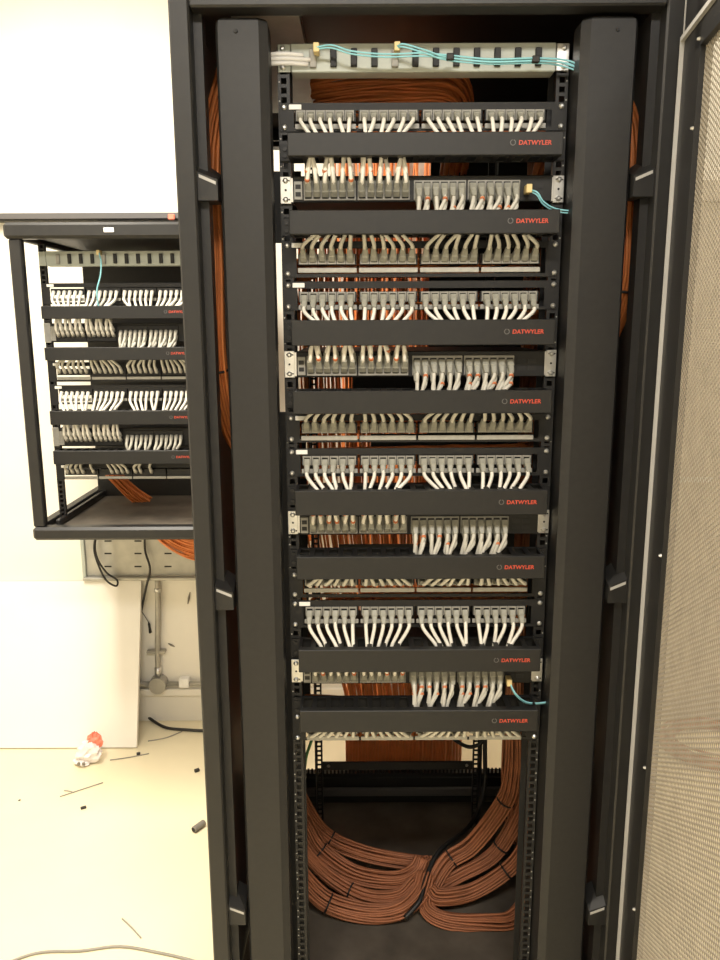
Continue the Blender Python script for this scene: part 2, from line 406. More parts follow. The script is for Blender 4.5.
# ------------------------------------------------------------------ rack equipment
ORD = 'first second third fourth fifth sixth seventh eighth ninth tenth eleventh twelfth thirteenth fourteenth fifteenth sixteenth seventeenth eighteenth nineteenth twentieth twenty-first twenty-second twenty-third twenty-fourth'.split()
NTH = ['first', 'second', 'third', 'fourth', 'fifth', 'sixth', 'seventh', 'eighth']
MODX = -.214; MODW = .1045; PORTP = .0163
def port_x(i):      # i 0..23, relative to the rack centre
    m, k = divmod(i, 6); return MODX + m*.1063 + .0085 + k*PORTP + .001
def patch_panel(xc, yr, zt, zbm, zport, zstrip, label, lod=0, group=None, ports=24):
    t = thing('patch_bay', (xc, yr, (zt+zbm)/2), label, 'patch panel', group)
    y = yr
    zc = zport
    part('faceplate', MB().box(xc-.241, xc+.241, y-.002, y, zt-.012, zt).box(xc-.241, xc+.241, y-.002, y, zbm, zbm+.006)
         .box(xc-.241, xc-.2165, y-.002, y, zbm+.006, zt-.012).box(xc+.2165, xc+.241, y-.002, y, zbm+.006, zt-.012), M['panel'], t)
    for m in range(4):
        xa = xc + MODX + m*.1063
        mod = part('port_module', MB().box(xa, xa+.1015, y-.001, y+.022, zport-.009, zport+.009), M['hole'], t)
        part('module_label_strip', MB().bbox(xa-.0005, xa+.102, y-.005, y-.0015, zstrip-.0042, zstrip+.0042, .0008), M['strip'], mod)
        if lod == 0:
            for k in range(6): inst('jack', ME['jack'], (xc+port_x(m*6+k), y-.001, zport), mod)
    part('label_holder', MB().bbox(xc-.2245, xc-.2035, y-.004, y-.002, zt-.0105, zt-.0025, .0006), M['white'], t)
    if lod == 0:
        for s in (-1, 1):
            for z in (zt-.0065, zbm+.0065): inst('screw', ME['screw'], (xc+s*.2325, y-.002, z), t)
    return t
def cable_manager(xc, yf, yr, zt, zb, label, group=None, lod=0):
    t = thing('cable_manager', (xc, (yf+yr)/2, zb), label, 'cable manager', group)
    hw = .2225
    part('back_plate', MB().box(xc-hw, xc+hw, yr-.004, yr-.002, zb+.001, zt-.001).box(xc-.241, xc-hw, yr-.004, yr-.002, zb+.004, zt-.004).box(xc+hw, xc+.241, yr-.004, yr-.002, zb+.004, zt-.004), M['panel'], t)
    for nm, za, zz in (('top_comb', zt-.0015, zt), ('bottom_comb', zb, zb+.0015)):
        mb = MB().box(xc-hw, xc+hw, yf+.004, yf+.016, za, zz).box(xc-hw, xc+hw, yr-.012, yr-.004, za, zz)
        n = 17
        xsl = [xc-hw + (k+.5)*2*hw/n for k in range(n)]
        x = xc-hw
        for q in xsl: mb.box(x, q-.0085, yf+.016, yr-.012, za, zz); x = q+.0085
        mb.box(x, xc+hw, yf+.016, yr-.012, za, zz)
        part(nm, mb, M['panel'], t)
    for s in (-1, 1):
        part('end_plate', MB().add([(xc+s*hw, yf+.004, zb+.0015), (xc+s*hw, yr-.004, zb+.0015), (xc+s*hw, yr-.004, zt-.0015), (xc+s*hw, yf+.004, zt-.0015),
              (xc+s*(hw-.0015), yf+.004, zb+.0015), (xc+s*(hw-.0015), yr-.004, zb+.0015), (xc+s*(hw-.0015), yr-.004, zt-.0015), (xc+s*(hw-.0015), yf+.004, zt-.0015)],
              [(0,1,2,3),(7,6,5,4),(0,4,5,1),(1,5,6,2),(2,6,7,3),(3,7,4,0)]), M['panel'], t)
        if lod == 0:
            for z in (zt-.012, zb+.012): inst('dark_screw', ME['dark_screw'], (xc+s*.2325, yr-.004, z), t)
    cov = part('cover', MB().bbox(xc-hw, xc+hw, yf, yf+.004, zb-.0005, zt+.0005, .0012), M['cover'], t)
    zl = (zt+zb)/2 + .001
    inst('lettering', ME['lettering'], (xc+.1505, yf-.0004, zl-.0035), cov)
    inst('emblem', ME['emblem'], (xc+.141, yf-.0002, zl), cov)
    return t
SWL, SWR, SWP = -.199, -.0125, .01455
def sw_col(h, c):   # half 0/1, column 0..11
    return (SWL if h == 0 else SWR) + .0075 + c*SWP + (.004 if c > 5 else 0) - .002
def network_switch(xc, yr, zt, zb, label, lod=0, group=None):
    t = thing('network_switch', (xc, yr, zb), label, 'network switch', group)
    yf = yr-.014; zm = (zt+zb)/2
    part('chassis', MB().bbox(xc-.2195, xc+.2195, yf, yr+.26, zb, zt, .0015), M['panel'], t)
    for s in (-1, 1):
        xe = xc+s*.2325
        br = part('rack_ear', MB().bbox(xe-.0095, xe+.0095, yr-.006, yr-.003, zb-.001, zt+.001, .001)
                  .box(*sorted((xc+s*.2195, xc+s*.2235)), yr-.006, yr+.03, zb+.002, zt-.002), M['steel'], t)
        if lod == 0:
            for z in (zt-.006, zb+.006):
                inst('screw', ME['screw'], (xe, yr-.006, z), br)
                part('ear_slot', MB().cyl((xe-.004, yr-.0061, z), (0, -1, 0), .0015, .0015, .0004, 6).cyl((xe+.006, yr-.0061, z), (0, -1, 0), .0015, .0015, .0004, 6), M['hole'], br)
            part('ear_hole', MB().cyl((xe, yr-.0061, zm), (0, -1, 0), .002, .002, .0004, 8), M['hole'], br)
    for h in (0, 1):
        for g in (0, 1):
            xa = xc+sw_col(h, g*6)-.0078; xb = xc+sw_col(h, g*6+5)+.0078
            pb = part('port_block', MB().bbox(xa, xb, yf-.003, yf+.001, zb+.003, zt-.008, .0008), M['jack' if lod == 0 else 'panel'], t)
            if lod == 0:
                for c in range(6):
                    for zz in (zm+.0045, zm-.0095): inst('socket', ME['socket'], (xc+sw_col(h, g*6+c), yf-.003, zz), pb)
    pb = part('management_port', MB().bbox(xc-.2175, xc-.2035, yf-.003, yf+.001, zb+.004, zt-.009, .0008), M['jack'], t)
    if lod == 0:
        for zz in (zm+.0035, zm-.0085): inst('socket', MES, (xc-.2105, yf-.003, zz), pb)
        for k in range(2):
            for zz in (zm-.008, zm+.004):
                xa = xc+.172+k*.0185
                part('optical_slot', MB().box(xa, xa+.014, yf-.0008, yf, zz-.004, zz+.004), M['hole'], t)
    return t
MES = MB().box(-.0045, .0045, -.0008, 0, -.0036, .0036).mesh('socket', M['hole'])

HALFC = (-.107, .105)
def patch_cord(xc, yr, ym, i, zport, mtop, mbot, up, half, swz, ymid, label, group, lod=0, rr=.0035, skew=0, bk=None, cc=None):
    """one cord: patch port i -> through the manager -> switch port. up: the patch panel lies below the manager"""
    rnd = random.uniform
    hp = 0 if i < 12 else 1
    bk = bk or ('up' if up else 'down'); BLn = BLEN.get(bk, BL)
    p0 = Vector((xc+port_x(i), yr-.004, zport + rnd(-.0005, .0005)))
    pair = (i // 2) * 2 + .5
    xm, kk = divmod(int(pair), 6); xpair = (port_x(i - i % 2) + port_x(i - i % 2 + 1))/2
    sl = xc + HALFC[hp] + (xpair-HALFC[hp])*.74 + rnd(-.004, .004) + (i % 2)*.007 - .0035 + skew
    b0 = p0 + BDIR[bk]*BLn
    c = i // 2; row = i % 2
    if cc is not None: c, row = cc, 0
    sk = 'sup' if half == 0 else 'sdown'
    q0 = Vector((xc+sw_col(half, c), yr-.017, swz + (.0045 if row == 0 else -.0095)))
    q1 = q0 + BDIR[sk]*BL
    cp = (c // 2)*2
    sx = xc + (sw_col(half, cp)+sw_col(half, cp+1))/2 + rnd(-.003, .003) + (c % 2)*.006 - .003
    if half == 1: sx -= .004 + .010*(c/11.0)
    zi, zo = (mbot, mtop) if up else (mtop, mbot)          # entry and exit level of the duct
    if half == 0 and up or half == 1 and not up: pass
    sg = 1 if not up else -1                                # patch side is above (+1) or below (-1) the duct
    ye = ymid + rnd(-.006, .008); yx = ymid + rnd(-.004, .010)
    zmid = (mtop+mbot)/2 + rnd(-.008, .008)
    if bk == 'out': ye = ymid - .022; 
    pts = [b0 - BDIR[bk]*.004, b0 + BDIR[bk]*.008] + ([b0 + Vector(((sl-b0.x)*.5, -.010, .012))] if bk == 'out' else []) + [ Vector((sl, ye, zi - sg*.008)), Vector((sl, ye, zmid)),
           Vector((sx, yx, zmid)), Vector((sx, yx, zo + sg*.006)), q1 + BDIR[sk]*.006, q1 - BDIR[sk]*.004]
    pts = chaikin(pts, 2)
    m = M['cord'] if not up else M['cord_shaded']
    if lod:
        mb = MB().tube(pts, rr, 5)
        for (a, d) in ((p0, BDIR[bk]), (q0, BDIR[sk])): mb.tube([a, a+d*.012, a+d*BL], [.0062, .0058, .0035], 6)
        return solo('patch_cable', mb, m, label, 'patch cord', group, True)
    t = thing('patch_cable', p0, label, 'patch cord', group)
    part('cable', MB().tube(pts, rr, 6), m, t, True)
    for o in (inst('boot', ME['boot_'+bk], p0, t), inst('boot', ME['boot_'+sk], q0, t)): o.rotation_euler = (rnd(-.06, .06), 0, rnd(-.10, .10))
    if random.random() < .28:
        o = inst('marker_band', ME['band'], q1 + BDIR[sk]*.004, t); o.rotation_euler = (BDIR[sk]).to_track_quat('Z', 'Y').to_euler()
    return t

# pixel rows read from the photograph (y): patch panels top, bottom, port, strip ; managers top, bottom ; switches top, bottom
PAN = [(102.5, 131, 115.5, 126.5), (241, 277, 259, 270), (281, 310, 296.5, 307), (414, 442, 428, 437.5), (448, 476, 460, 470.5), (571, 597, 580.5, 589.5), (600, 627, 610.5, 620.5), (713, 740, 729, 737.5)]
MAN = [(132, 155), (210, 233.5), (320, 345), (391, 413.5), (491, 515), (557, 579), (650, 672), (711, 732)]
SWI = [(175.5, 202), (351, 377), (512, 534.5), (661.5, 683.5)]
panz = [[ZY(v, YR-.002) for v in p] for p in PAN]
manz = [[ZY(v, YM) for v in p] for p in MAN]
swiz = [[ZY(v, YR-.014) for v in p] for p in SWI]
WHERE = ['right under the grey fibre panel', 'in the second row of the tall rack', 'in the third row of the tall rack', 'in the fourth row of the tall rack', 'in the fifth row of the tall rack', 'in the sixth row of the tall rack', 'in the seventh row of the tall rack', 'lowest in the tall rack']
for i, z in enumerate(panz):
    patch_panel(XC, YR, z[0], z[1], z[2], z[3], 'black 24-port patch panel with grey jacks, ' + WHERE[i], 0, 'patch panels of the tall rack')
for i, z in enumerate(manz):
    cable_manager(XC, YM, YR, z[0], z[1], 'black horizontal cable manager, %s below the grey fibre panel in the tall rack' % NTH[i], 'cable managers of the tall rack')
for i, z in enumerate(swiz):
    network_switch(XC, YR, z[0], z[1], 'black network switch with silver ears, %s from the top of the tall rack' % NTH[i], 0, 'network switches of the tall rack')
for i in range(8):
    up = bool(i % 2); sw = i // 2; half = i % 2
    zsw = (swiz[sw][0]+swiz[sw][1])/2
    for k in range(24):
        patch_cord(XC, YR, YM, k, panz[i][2], manz[i][0], manz[i][1], up, half, zsw, 1.362,
                   '%s patch cord, %s jack from the label end, %s patch panel of the tall rack' % ('shaded white' if up else 'white', ORD[k], NTH[i]),
                   'patch cords of the %s patch panel' % NTH[i], bk={0: 'top', 5: 'out', 7: 'out'}.get(i))


# --- grey fibre panel at the top
def fibre_panel(xc, yr, zt, zb, label, lod=0):
    t = thing('fibre_bay', (xc, yr, zb), label, 'fibre panel')
    fp = part('faceplate', MB().bbox(xc-.219, xc+.219, yr-.006, yr+.03, zb, zt, .0015), M['fibre'], t)
    for s in (-1, 1):
        e = part('rack_ear', MB().bbox(xc+s*.2305-.0105, xc+s*.2305+.0105, yr-.005, yr-.002, zb+.001, zt-.001, .001), M['fibre'] if s < 0 else M['steel'], t)
        if lod == 0:
            for z in (zt-.008, zb+.008): inst('screw', ME['screw'], (xc+s*.2325, yr-.005, z), e)
    for k in range(12):
        x = xc - .1825 + k*.0338; z = (zt+zb)/2
        if k in (0, 4): part('adapter', MB().bbox(x-.0055, x+.0055, yr-.012, yr-.006, z-.016, z+.012, .001), M['jack'], t)
        else: part('adapter', MB().bbox(x-.0052, x+.0052, yr-.012, yr-.006, z-.015, z+.013, .001), M['hole'], t)
    return t
fzt, fzb = ZY(44, YR), ZY(73, YR)
fibre_panel(XC, YR, fzt, fzb, 'pale grey-green fibre panel with twelve slots at the top of the tall rack')
# clear sleeve entering from the left
zz = ZY(57, YR-.02)
t = thing('clear_sleeve', (XC-.23, YR-.02, zz), 'clear plastic cable sleeves entering the left end of the tall rack fibre panel', 'cable sleeve')
for dz, L in ((.006, .052), (-.001, .064), (-.008, .06)):
    part('sleeve_tube', MB().tube(catmull([(XC-.262, YR-.014, zz+dz), (XC-.23, YR-.016, zz+dz+.001), (XC-.25+L, YR-.012, zz+dz)], 4), .0036, 8), M['clear'], t, True)
# teal fibre cords
def fibre_cord(pts, label, wraps=(), conn=None, r=.0014, n=2):
    t = thing('fibre_patch_cable', pts[0], label, 'fibre cord')
    for k in range(n):
        o = Vector((0, -.003*k, .0034*k))
        cp = catmull([Vector(p)+o*(1 if 0 < j < len(pts)-1 else .6) for j, p in enumerate(pts)], 6)
        part('fibre', MB().tube(cp, r, 6), M['teal'], t, True)
    for wp in wraps:
        part('wrap', MB().bbox(wp[0]-.006, wp[0]+.006, wp[1]-.006, wp[1]+.004, wp[2]-.003, wp[2]+.007, .001), M['tie'], t)
    for c in conn or []:
        part('connector', MB().bbox(c[0]-.0048, c[0]+.0048, c[1]-.012, c[1]+.012, c[2]-.006, c[2]+.008, .001), M['yellow'], t)
    return t
yf = YR-.028
a = P(316.5, 51, yf); a.y = yf
fibre_cord([P(316.5, 49, yf), P(332, 48, yf-.006), P(352, 54, yf-.008), P(385, 57, yf-.006), P(420, 56, yf-.006), P(448, 58, yf-.006), P(490, 62, yf-.006), P(535, 61, yf-.006), P(565, 63, yf), P(579, 70, yf+.004), P(592, 90, YR), P(596, 150, YR+.02), P(588, 205, YR), P(573, 212.5, yf), P(555, 211, yf-.004), P(543, 204, yf-.01), P(537, 195, yf-.012), P(529, 191, YR-.028)],
    'teal fibre cord from the far left fibre slot to the upper switch', [P(450, 58.5, yf-.006), P(535.5, 61, yf-.006)], [P(316.5, 50, YR-.019), P(528, 190, YR-.026)])
fibre_cord([P(397, 48, yf), P(404, 47, yf-.008), P(425, 53, yf-.010), P(447, 60, yf-.004), P(490, 64, yf-.003), P(535, 63, yf-.003), P(562, 66, yf+.004), P(582, 76, yf+.006), P(604, 110, YR+.02), P(606, 300, YR+.03), P(590, 500, YR+.04), P(575, 680, YR+.02), P(563, 700, YR-.01), P(549, 702.5, yf), P(535, 704, yf-.004), P(524, 702, yf-.006), P(515, 694, yf-.01), P(509, 682, YR-.028)],
    'teal fibre cord from the fifth fibre slot down to the lowest switch', [], [P(397, 49, YR-.019), P(508.5, 681, YR-.022)])

# ------------------------------------------------------------------ orange cabling
def packed(n, Rr):
    out = []; ga = math.pi*(3-math.sqrt(5))
    for k in range(n):
        r = Rr*math.sqrt((k+.5)/n); out.append((r*math.cos(k*ga), r*math.sin(k*ga)))
    return out
def strands(pts, Rr, n, r=.0031, sides=5, sub=6, wob=.3, zmin=None, flat=1.0, taper=None):
    cp = catmull(pts, sub); L = len(cp); mb = MB()
    T = [(cp[min(i+1, L-1)] - cp[max(i-1, 0)]).normalized() for i in range(L)]
    N = []; nrm = T[0].cross(Vector((0, 1, 0))); nrm = nrm.normalized() if nrm.length > .1 else T[0].orthogonal().normalized()
    for i in range(L):
        nrm = (nrm - T[i]*nrm.dot(T[i])).normalized(); N.append(nrm.copy())
    for (a, b) in packed(n, Rr):
        ph = [random.uniform(0, 6.28) for _ in range(4)]; fr = [random.uniform(.06, .22) for _ in range(2)]
        line = []
        for i in range(L):
            k = 1.0 if taper is None else taper(i/(L-1))
            aa = (a + wob*Rr*.5*math.sin(ph[0]+fr[0]*i))*k; bb = (b + wob*Rr*.5*math.sin(ph[1]+fr[1]*i))*k
            q = cp[i] + N[i]*aa + T[i].cross(N[i])*bb*flat
            if zmin is not None and q.z < zmin + r: q.z = zmin + r + random.uniform(0, .002)
            line.append(q)
        mb.tube(line, r, sides)
    return mb, cp, T
def bundle(name, pts, Rr, n, label, m='orange2', ties=(), cat='cable bundle', group=None, parent_loc=None, tieR=1.1, **k):
    mb, cp, T = strands(pts, Rr, n, **k)
    t = thing(name, pts[0], label, cat, group)
    part('cable_strands', mb, M[m], t, True, True)
    for f in ties:
        i = int(f*(len(cp)-1)); c, d = cp[i], T[i]
        tb = d.orthogonal().normalized(); bb = d.cross(tb); loop = []
        for q in range(15):
            a = 2*math.pi*q/14; p = c + (tb*math.cos(a) + bb*math.sin(a))*Rr*tieR
            if k.get('zmin') and p.z < k['zmin']+.001: p.z = k['zmin']+.001
            loop.append(p)
        part('cable_tie', MB().tube(loop, .0024, 5, False), M['tie'], t, True)
    return t
def C(px, py, Y): return P(px, py, Y)
cs = lambda x, y, Y: P(270+x/2.483, 720+y/2.483, Y)      # from the enlarged crop of the coils
GC = 'orange service loops on the rack floor'
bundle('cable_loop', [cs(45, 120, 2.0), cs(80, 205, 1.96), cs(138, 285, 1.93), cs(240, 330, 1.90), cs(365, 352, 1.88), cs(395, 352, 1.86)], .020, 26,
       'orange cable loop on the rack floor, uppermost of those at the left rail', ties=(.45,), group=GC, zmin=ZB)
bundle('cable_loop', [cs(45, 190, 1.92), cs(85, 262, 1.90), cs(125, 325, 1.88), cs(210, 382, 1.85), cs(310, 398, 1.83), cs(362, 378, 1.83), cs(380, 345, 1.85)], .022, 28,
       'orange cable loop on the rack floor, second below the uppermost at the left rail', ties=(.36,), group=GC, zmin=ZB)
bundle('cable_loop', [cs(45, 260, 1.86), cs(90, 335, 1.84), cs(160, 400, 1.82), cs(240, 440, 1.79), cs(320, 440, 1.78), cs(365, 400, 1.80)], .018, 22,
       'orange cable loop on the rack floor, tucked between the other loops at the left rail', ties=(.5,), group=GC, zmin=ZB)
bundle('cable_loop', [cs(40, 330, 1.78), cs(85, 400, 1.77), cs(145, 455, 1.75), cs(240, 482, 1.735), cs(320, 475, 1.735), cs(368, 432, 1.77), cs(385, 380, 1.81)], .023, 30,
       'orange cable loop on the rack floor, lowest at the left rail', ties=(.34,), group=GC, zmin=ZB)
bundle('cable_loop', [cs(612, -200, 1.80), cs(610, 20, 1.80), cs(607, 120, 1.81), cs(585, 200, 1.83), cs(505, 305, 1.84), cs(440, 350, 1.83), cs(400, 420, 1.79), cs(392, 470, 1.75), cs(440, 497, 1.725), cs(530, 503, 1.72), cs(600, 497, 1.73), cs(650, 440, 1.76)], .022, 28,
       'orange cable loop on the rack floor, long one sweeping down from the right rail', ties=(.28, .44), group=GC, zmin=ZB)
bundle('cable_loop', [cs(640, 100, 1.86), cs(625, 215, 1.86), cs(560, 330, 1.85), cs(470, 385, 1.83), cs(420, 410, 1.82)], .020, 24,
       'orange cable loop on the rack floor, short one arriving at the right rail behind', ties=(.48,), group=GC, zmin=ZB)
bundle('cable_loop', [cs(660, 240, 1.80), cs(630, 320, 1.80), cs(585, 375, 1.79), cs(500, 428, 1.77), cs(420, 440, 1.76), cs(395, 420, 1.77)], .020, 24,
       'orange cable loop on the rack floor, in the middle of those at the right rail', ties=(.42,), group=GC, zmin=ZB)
bundle('cable_riser', [(XC+.285, 1.78, 2.0), (XC+.284, 1.79, 1.6), (XC+.285, 1.80, 1.2), (XC+.287, 1.83, .85), (XC+.286, 1.86, .55), (XC+.295, 1.88, .36), (XC+.32, 1.88, .22)], .022, 26,
       'straight orange cable bundle running down inside the right front rail', ties=(.80,), sub=5)
# curtain of cables hanging inside the rear rails
mb = MB()
for k in range(104):
    x = -.05 + .38*(k+.5)/104; j = random.uniform(-.010, .010); y = 2.325 + .011*(k % 3)
    xt = x + (x-.33)*.38 + j*2
    mb.tube(catmull([(xt, y+.03, 1.92), (xt+j, y+.02, 1.5), (x+(xt-x)*.85, y+.01, 1.0), (x+(xt-x)*.3+j, y, .62), (x+j*.6, y, .42), (x, y, .28), (x, y, .05)], 4), .0034, 5)
t = thing('cable_curtain', (.13, 2.33, .05), 'curtain of orange cables hanging across the open back of the tall rack', 'cable bundle')
part('cable_strands', mb, M['orange'], t, True, True)
for (xa, za, zb_) in ((-.02, 1.39, 1.485), (.03, 1.235, 1.31), (-.06, .93, 1.0), (.06, .76, .86)):
    rk('gap_light_block', MB().box(xa, XC+.2225, 2.088, 2.09, za, zb_))  # added plates that darken the gaps between the lower rows
rk('rear_panel', MB().box(.20, XR-.05, YB-.03, YB-.02, .38, ZT))  # added panel, blocks the bright wall at the right rear
# vertical bundles squeezed beside the posts
bundle('cable_riser', [(XL+.09, 1.62, 1.30), (XL+.05, 1.50, 1.38), (XL+.033, 1.43, 1.52), (XL+.033, 1.43, 1.7), (XL+.034, 1.44, 1.9), (XL+.06, 1.50, 2.05)], .018, 18,
       'orange cable bundle in the gap beside the left front post', m='orange', ties=(.4,), sub=4)
bundle('cable_riser', [(XR-.09, 1.62, 1.45), (XR-.05, 1.50, 1.55), (XR-.034, 1.43, 1.66), (XR-.034, 1.43, 1.78), (XR-.036, 1.44, 1.93), (XR-.07, 1.50, 2.05)], .018, 18,
       'orange cable bundle in the gap beside the right front post', m='orange', ties=(.4,), sub=4)
bundle('cable_riser', [(XL+.07, 1.56, .3), (XL+.075, 1.56, .9), (XL+.07, 1.57, 1.5), (XL+.08, 1.58, 2.01)], .02, 16,
       'orange cable bundle behind the left side cover', m='orange', sub=4)
bundle('cable_riser', [(XR-.12, 1.50, 1.2), (XR-.125, 1.50, 1.6), (XR-.12, 1.52, 1.85), (XR-.14, 1.54, 2.0)], .018, 14,
       'orange cable bundle behind the right side cover', m='orange', sub=4)
# cables under the roof, above the first patch panel
bundle('cable_bundle', [(-.085, 1.60, 2.035), (0, 1.585, 2.04), (.09, 1.58, 2.04), (.17, 1.59, 2.035), (.20, 1.66, 1.99), (.205, 1.76, 1.93)], .042, 60,
       'thick orange cable bundle crossing under the rack roof', m='orange', sub=5, flat=.7)
# rear runs of each patch panel
for i, z in enumerate(panz):
    s = -1 if i % 2 else 1
    zp = z[2]; mb = MB()
    for k in range(24):
        x = XC + port_x(k); o = random.uniform(0, .03); dz = random.uniform(-.02, .012)
        xe = XC + s*(.232+random.uniform(0, .012))
        mb.tube(chaikin([(x, YR+.022, zp), (x, YR+.06+o, zp+dz*.3), (x + s*.05, YR+.085+o, zp+dz), ((x+xe)/2, YR+.10+o, zp+dz-.004), (xe, YR+.10+o, zp+dz), (xe, YR+.20, zp+dz-.06), (xe, YR+.30, zp-.15)], 1), .003, 5)
    t = thing('cable_bundle', (XC, YR+.1, zp), 'orange cables fanning out behind the %s patch panel of the tall rack' % NTH[i], 'cable bundle')
    part('cable_strands', mb, M['orange'], t, True, True)
# wide run of orange cables down the wall behind the rack
mb = MB()
for k in range(64):
    x = -.075 + .50*(k+.5)/64 + random.uniform(-.005, .005); y = WY-.02-.006*(k % 3)
    pts = [(x*1.0 + random.uniform(-.012, .012), y, zz) for zz in (2.898, 2.3, 1.95, 1.6, 1.2, .85)]
    xe = random.uniform(-.012, .012) + (x-.17)*.94+.17
    pts += [(xe, y, .55), (xe, y, .25), (xe, y-.02, .04), (xe, y-.1, .012)]
    mb.tube(catmull(pts, 3), .0036, 5)
t = thing('cable_curtain', (.17, WY-.03, 0), 'wide run of orange cables down the wall behind the tall rack', 'cable bundle')
part('cable_strands', mb, M['orange'], t, True, True)
for z in (2.2, 1.45, .95): part('clamp_bar', MB().box(-.10, .45, WY-.05, WY-.04, z, z+.02).box(-.10, -.09, WY-.04, WY, z, z+.02).box(.44, .45, WY-.04, WY, z, z+.02), M['plate'], t)

# black power lead in the bottom of the rack, green earth wire
solo('power_lead', MB().tube(catmull([P(487, 690, 2.06), P(485, 742, 2.06), P(484, 790, 2.04), P(470, 825, 1.97), P(440, 850, 1.86), P(426, 878, 1.79), P(420, 900, 1.74), P(405, 918, 1.71)], 8), .0065, 8), M['cable_black'],
     'black power lead dropping behind the orange loops in the rack bottom', 'cable', smooth=True)
solo('power_lead', MB().tube(catmull([P(450, 735, 2.05), P(458, 742, 2.05), P(470, 747, 2.05), P(482, 742, 2.05), P(487, 730, 2.05)], 6), .0055, 8), M['cable_black'],
     'short sagging black lead by the rear right rail', 'cable', smooth=True)
solo('earth_wire', MB().tube(catmull([P(316, 725, 1.9), P(311, 742, 1.9), P(306, 758, 1.9), P(303, 785, 1.9), P(296, 812, 1.9)], 6), .004, 6), M['green'],
     'green earth wire inside the left front rail', 'wire', smooth=True)

# ------------------------------------------------------------------ wall cabinet
XW, YW, YWF = -.707, 2.385, 2.28
YWM = YW-.065
wz = lambda py, Y: ZY(py, Y, 120)
cab = thing('wall_cabinet', (XW, WY, wz(535, YWF)), 'black wall-mounted open frame cabinet of patch panels beside the tall rack', 'wall cabinet')
def cb(name, mb, m='black2', **k): return part(name, mb, M[m], cab, **k)
czt, czb = wz(234, YWF), wz(533, YWF)
WL0 = P(9, 240, YWF).x; WR0 = XW + (XW - WL0)
cb('top_frame', MB().bbox(WL0-.012, WR0+.012, YWF-.012, YWF+.035, czt-.012, czt+.032, .008), 'black2')
cb('top_panel', MB().box(WL0, WR0, YWF+.035, WY, czt+.004, czt+.012), 'black')
cb('bottom_frame', MB().bbox(WL0-.004, WR0+.012, YWF-.012, YWF+.035, czb-.020, czb+.020, .008), 'black2')
cb('bottom_panel', MB().box(WL0, WR0, YWF+.035, WY, czb+.0, czb+.008), 'rackfloor')
for s, x in ((-1, WL0), (1, WR0)):
    cb('front_post', MB().bbox(x-.002 if s < 0 else x-.034, x+.034 if s < 0 else x+.002, YWF-.004, YWF+.022, czb+.020, czt-.012, .004))
    cb('rear_post', MB().bbox(*sorted((x, x-s*.035)), WY-.035, WY-.001, czb+.008, czt+.004, .003))
    cb('bottom_rail', MB().bbox(*sorted((x+s*.0, x-s*.03)), YWF+.035, WY-.035, czb+.008, czb+.028, .003))
    cb('depth_rail', MB().bbox(*sorted((x-s*.045, x-s*.06)), YWF+.05, WY-.04, czb+.010, czb+.03, .003))
    cb('top_rail', MB().bbox(*sorted((x, x-s*.02)), YWF+.035, WY-.035, czt-.012, czt+.004, .003))
    inst('mounting_rail', rail_mesh(s, czt-.012, czb+.010, .04, 1), (XW, YW, 0), cab)
cb('rear_rail_beam', MB().bbox(WL0+.035, WR0-.036, WY-.03, WY-.013, czb+.03, czb+.07, .003), 'black')
cb('rear_panel', MB().box(-.955, WR0-.036, 2.77, 2.778, czb+.0085, czt-.02), 'black')
cb('top_label', MB().box(P(111, 233, YWF).x-.016, P(111, 233, YWF).x+.012, YWF-.0135, YWF-.012, czt+.004, czt+.016), 'white')
WP = [(283, 304, 291.5, 299.5), (362, 381.5, 372, 378), (385, 404, 392, 399.5), (464, 479, 472, 477.3)]
WM = [(306, 318.5), (347.5, 360), (411, 424.5), (451, 464)]
WS = [(323, 342), (428, 446)]
pz = [[wz(v, YW) for v in p] for p in WP]; mz = [[wz(v, YWM) for v in p] for p in WM]; sz_ = [[wz(v, YW-.014) for v in p] for p in WS]
for i, z in enumerate(pz):
    patch_panel(XW, YW, *z, 'black patch panel in the wall cabinet, %s below its pale fibre panel' % NTH[i], 1, 'patch panels of the wall cabinet')
for i, z in enumerate(mz):
    cable_manager(XW, YWM, YW, *z, 'black cable manager in the wall cabinet, %s below its pale fibre panel' % NTH[i], 'cable managers of the wall cabinet', 1)
for i, z in enumerate(sz_):
    network_switch(XW, YW, *z, 'black network switch in the wall cabinet, %s below its pale fibre panel' % NTH[i], 1, 'network switches of the wall cabinet')
fibre_panel(XW, YW, wz(251, YW), wz(266, YW), 'pale fibre panel at the top of the wall cabinet', 1)
D_CORDS = [0, 1, 2, 3, 5, 8, 9, 10, 11, 12, 13, 15]
for i in range(4):
    up = bool(i % 2); sw = i // 2
    for k in range(24):
        if i == 3 and k not in D_CORDS: continue
        patch_cord(XW, YW, YWM, k, pz[i][2], mz[i][0], mz[i][1], up, i % 2, sum(sz_[sw])/2, YW-.036,
'%s patch cord, %s jack from the label end, %s patch panel of the wall cabinet' % ('shaded white' if up else 'white', ORD[k], NTH[i]),
                   'wall cabinet cords of the %s patch panel' % NTH[i], 1, .0044, 0 if up else -.006, None, D_CORDS.index(k) if i == 3 else None)
fibre_cord([P(99, 253, YW-.03), P(101, 262, YW-.045), P(100.5, 275, YW-.05), P(97, 290, YW-.05), P(98, 303, YW-.04), P(99, 309, YW-.035)], 'short teal fibre cord hanging in the wall cabinet', [], [P(99, 253, YW-.02)], .0024, 1)
bundle('cable_bundle', [P(112, 472, 2.62), P(122, 483, 2.64), P(134, 494, 2.66), P(147, 503, 2.68)], .028, 26, 'orange cable bundle dropping to the floor of the wall cabinet', m='orange', wob=.15, flat=.5)
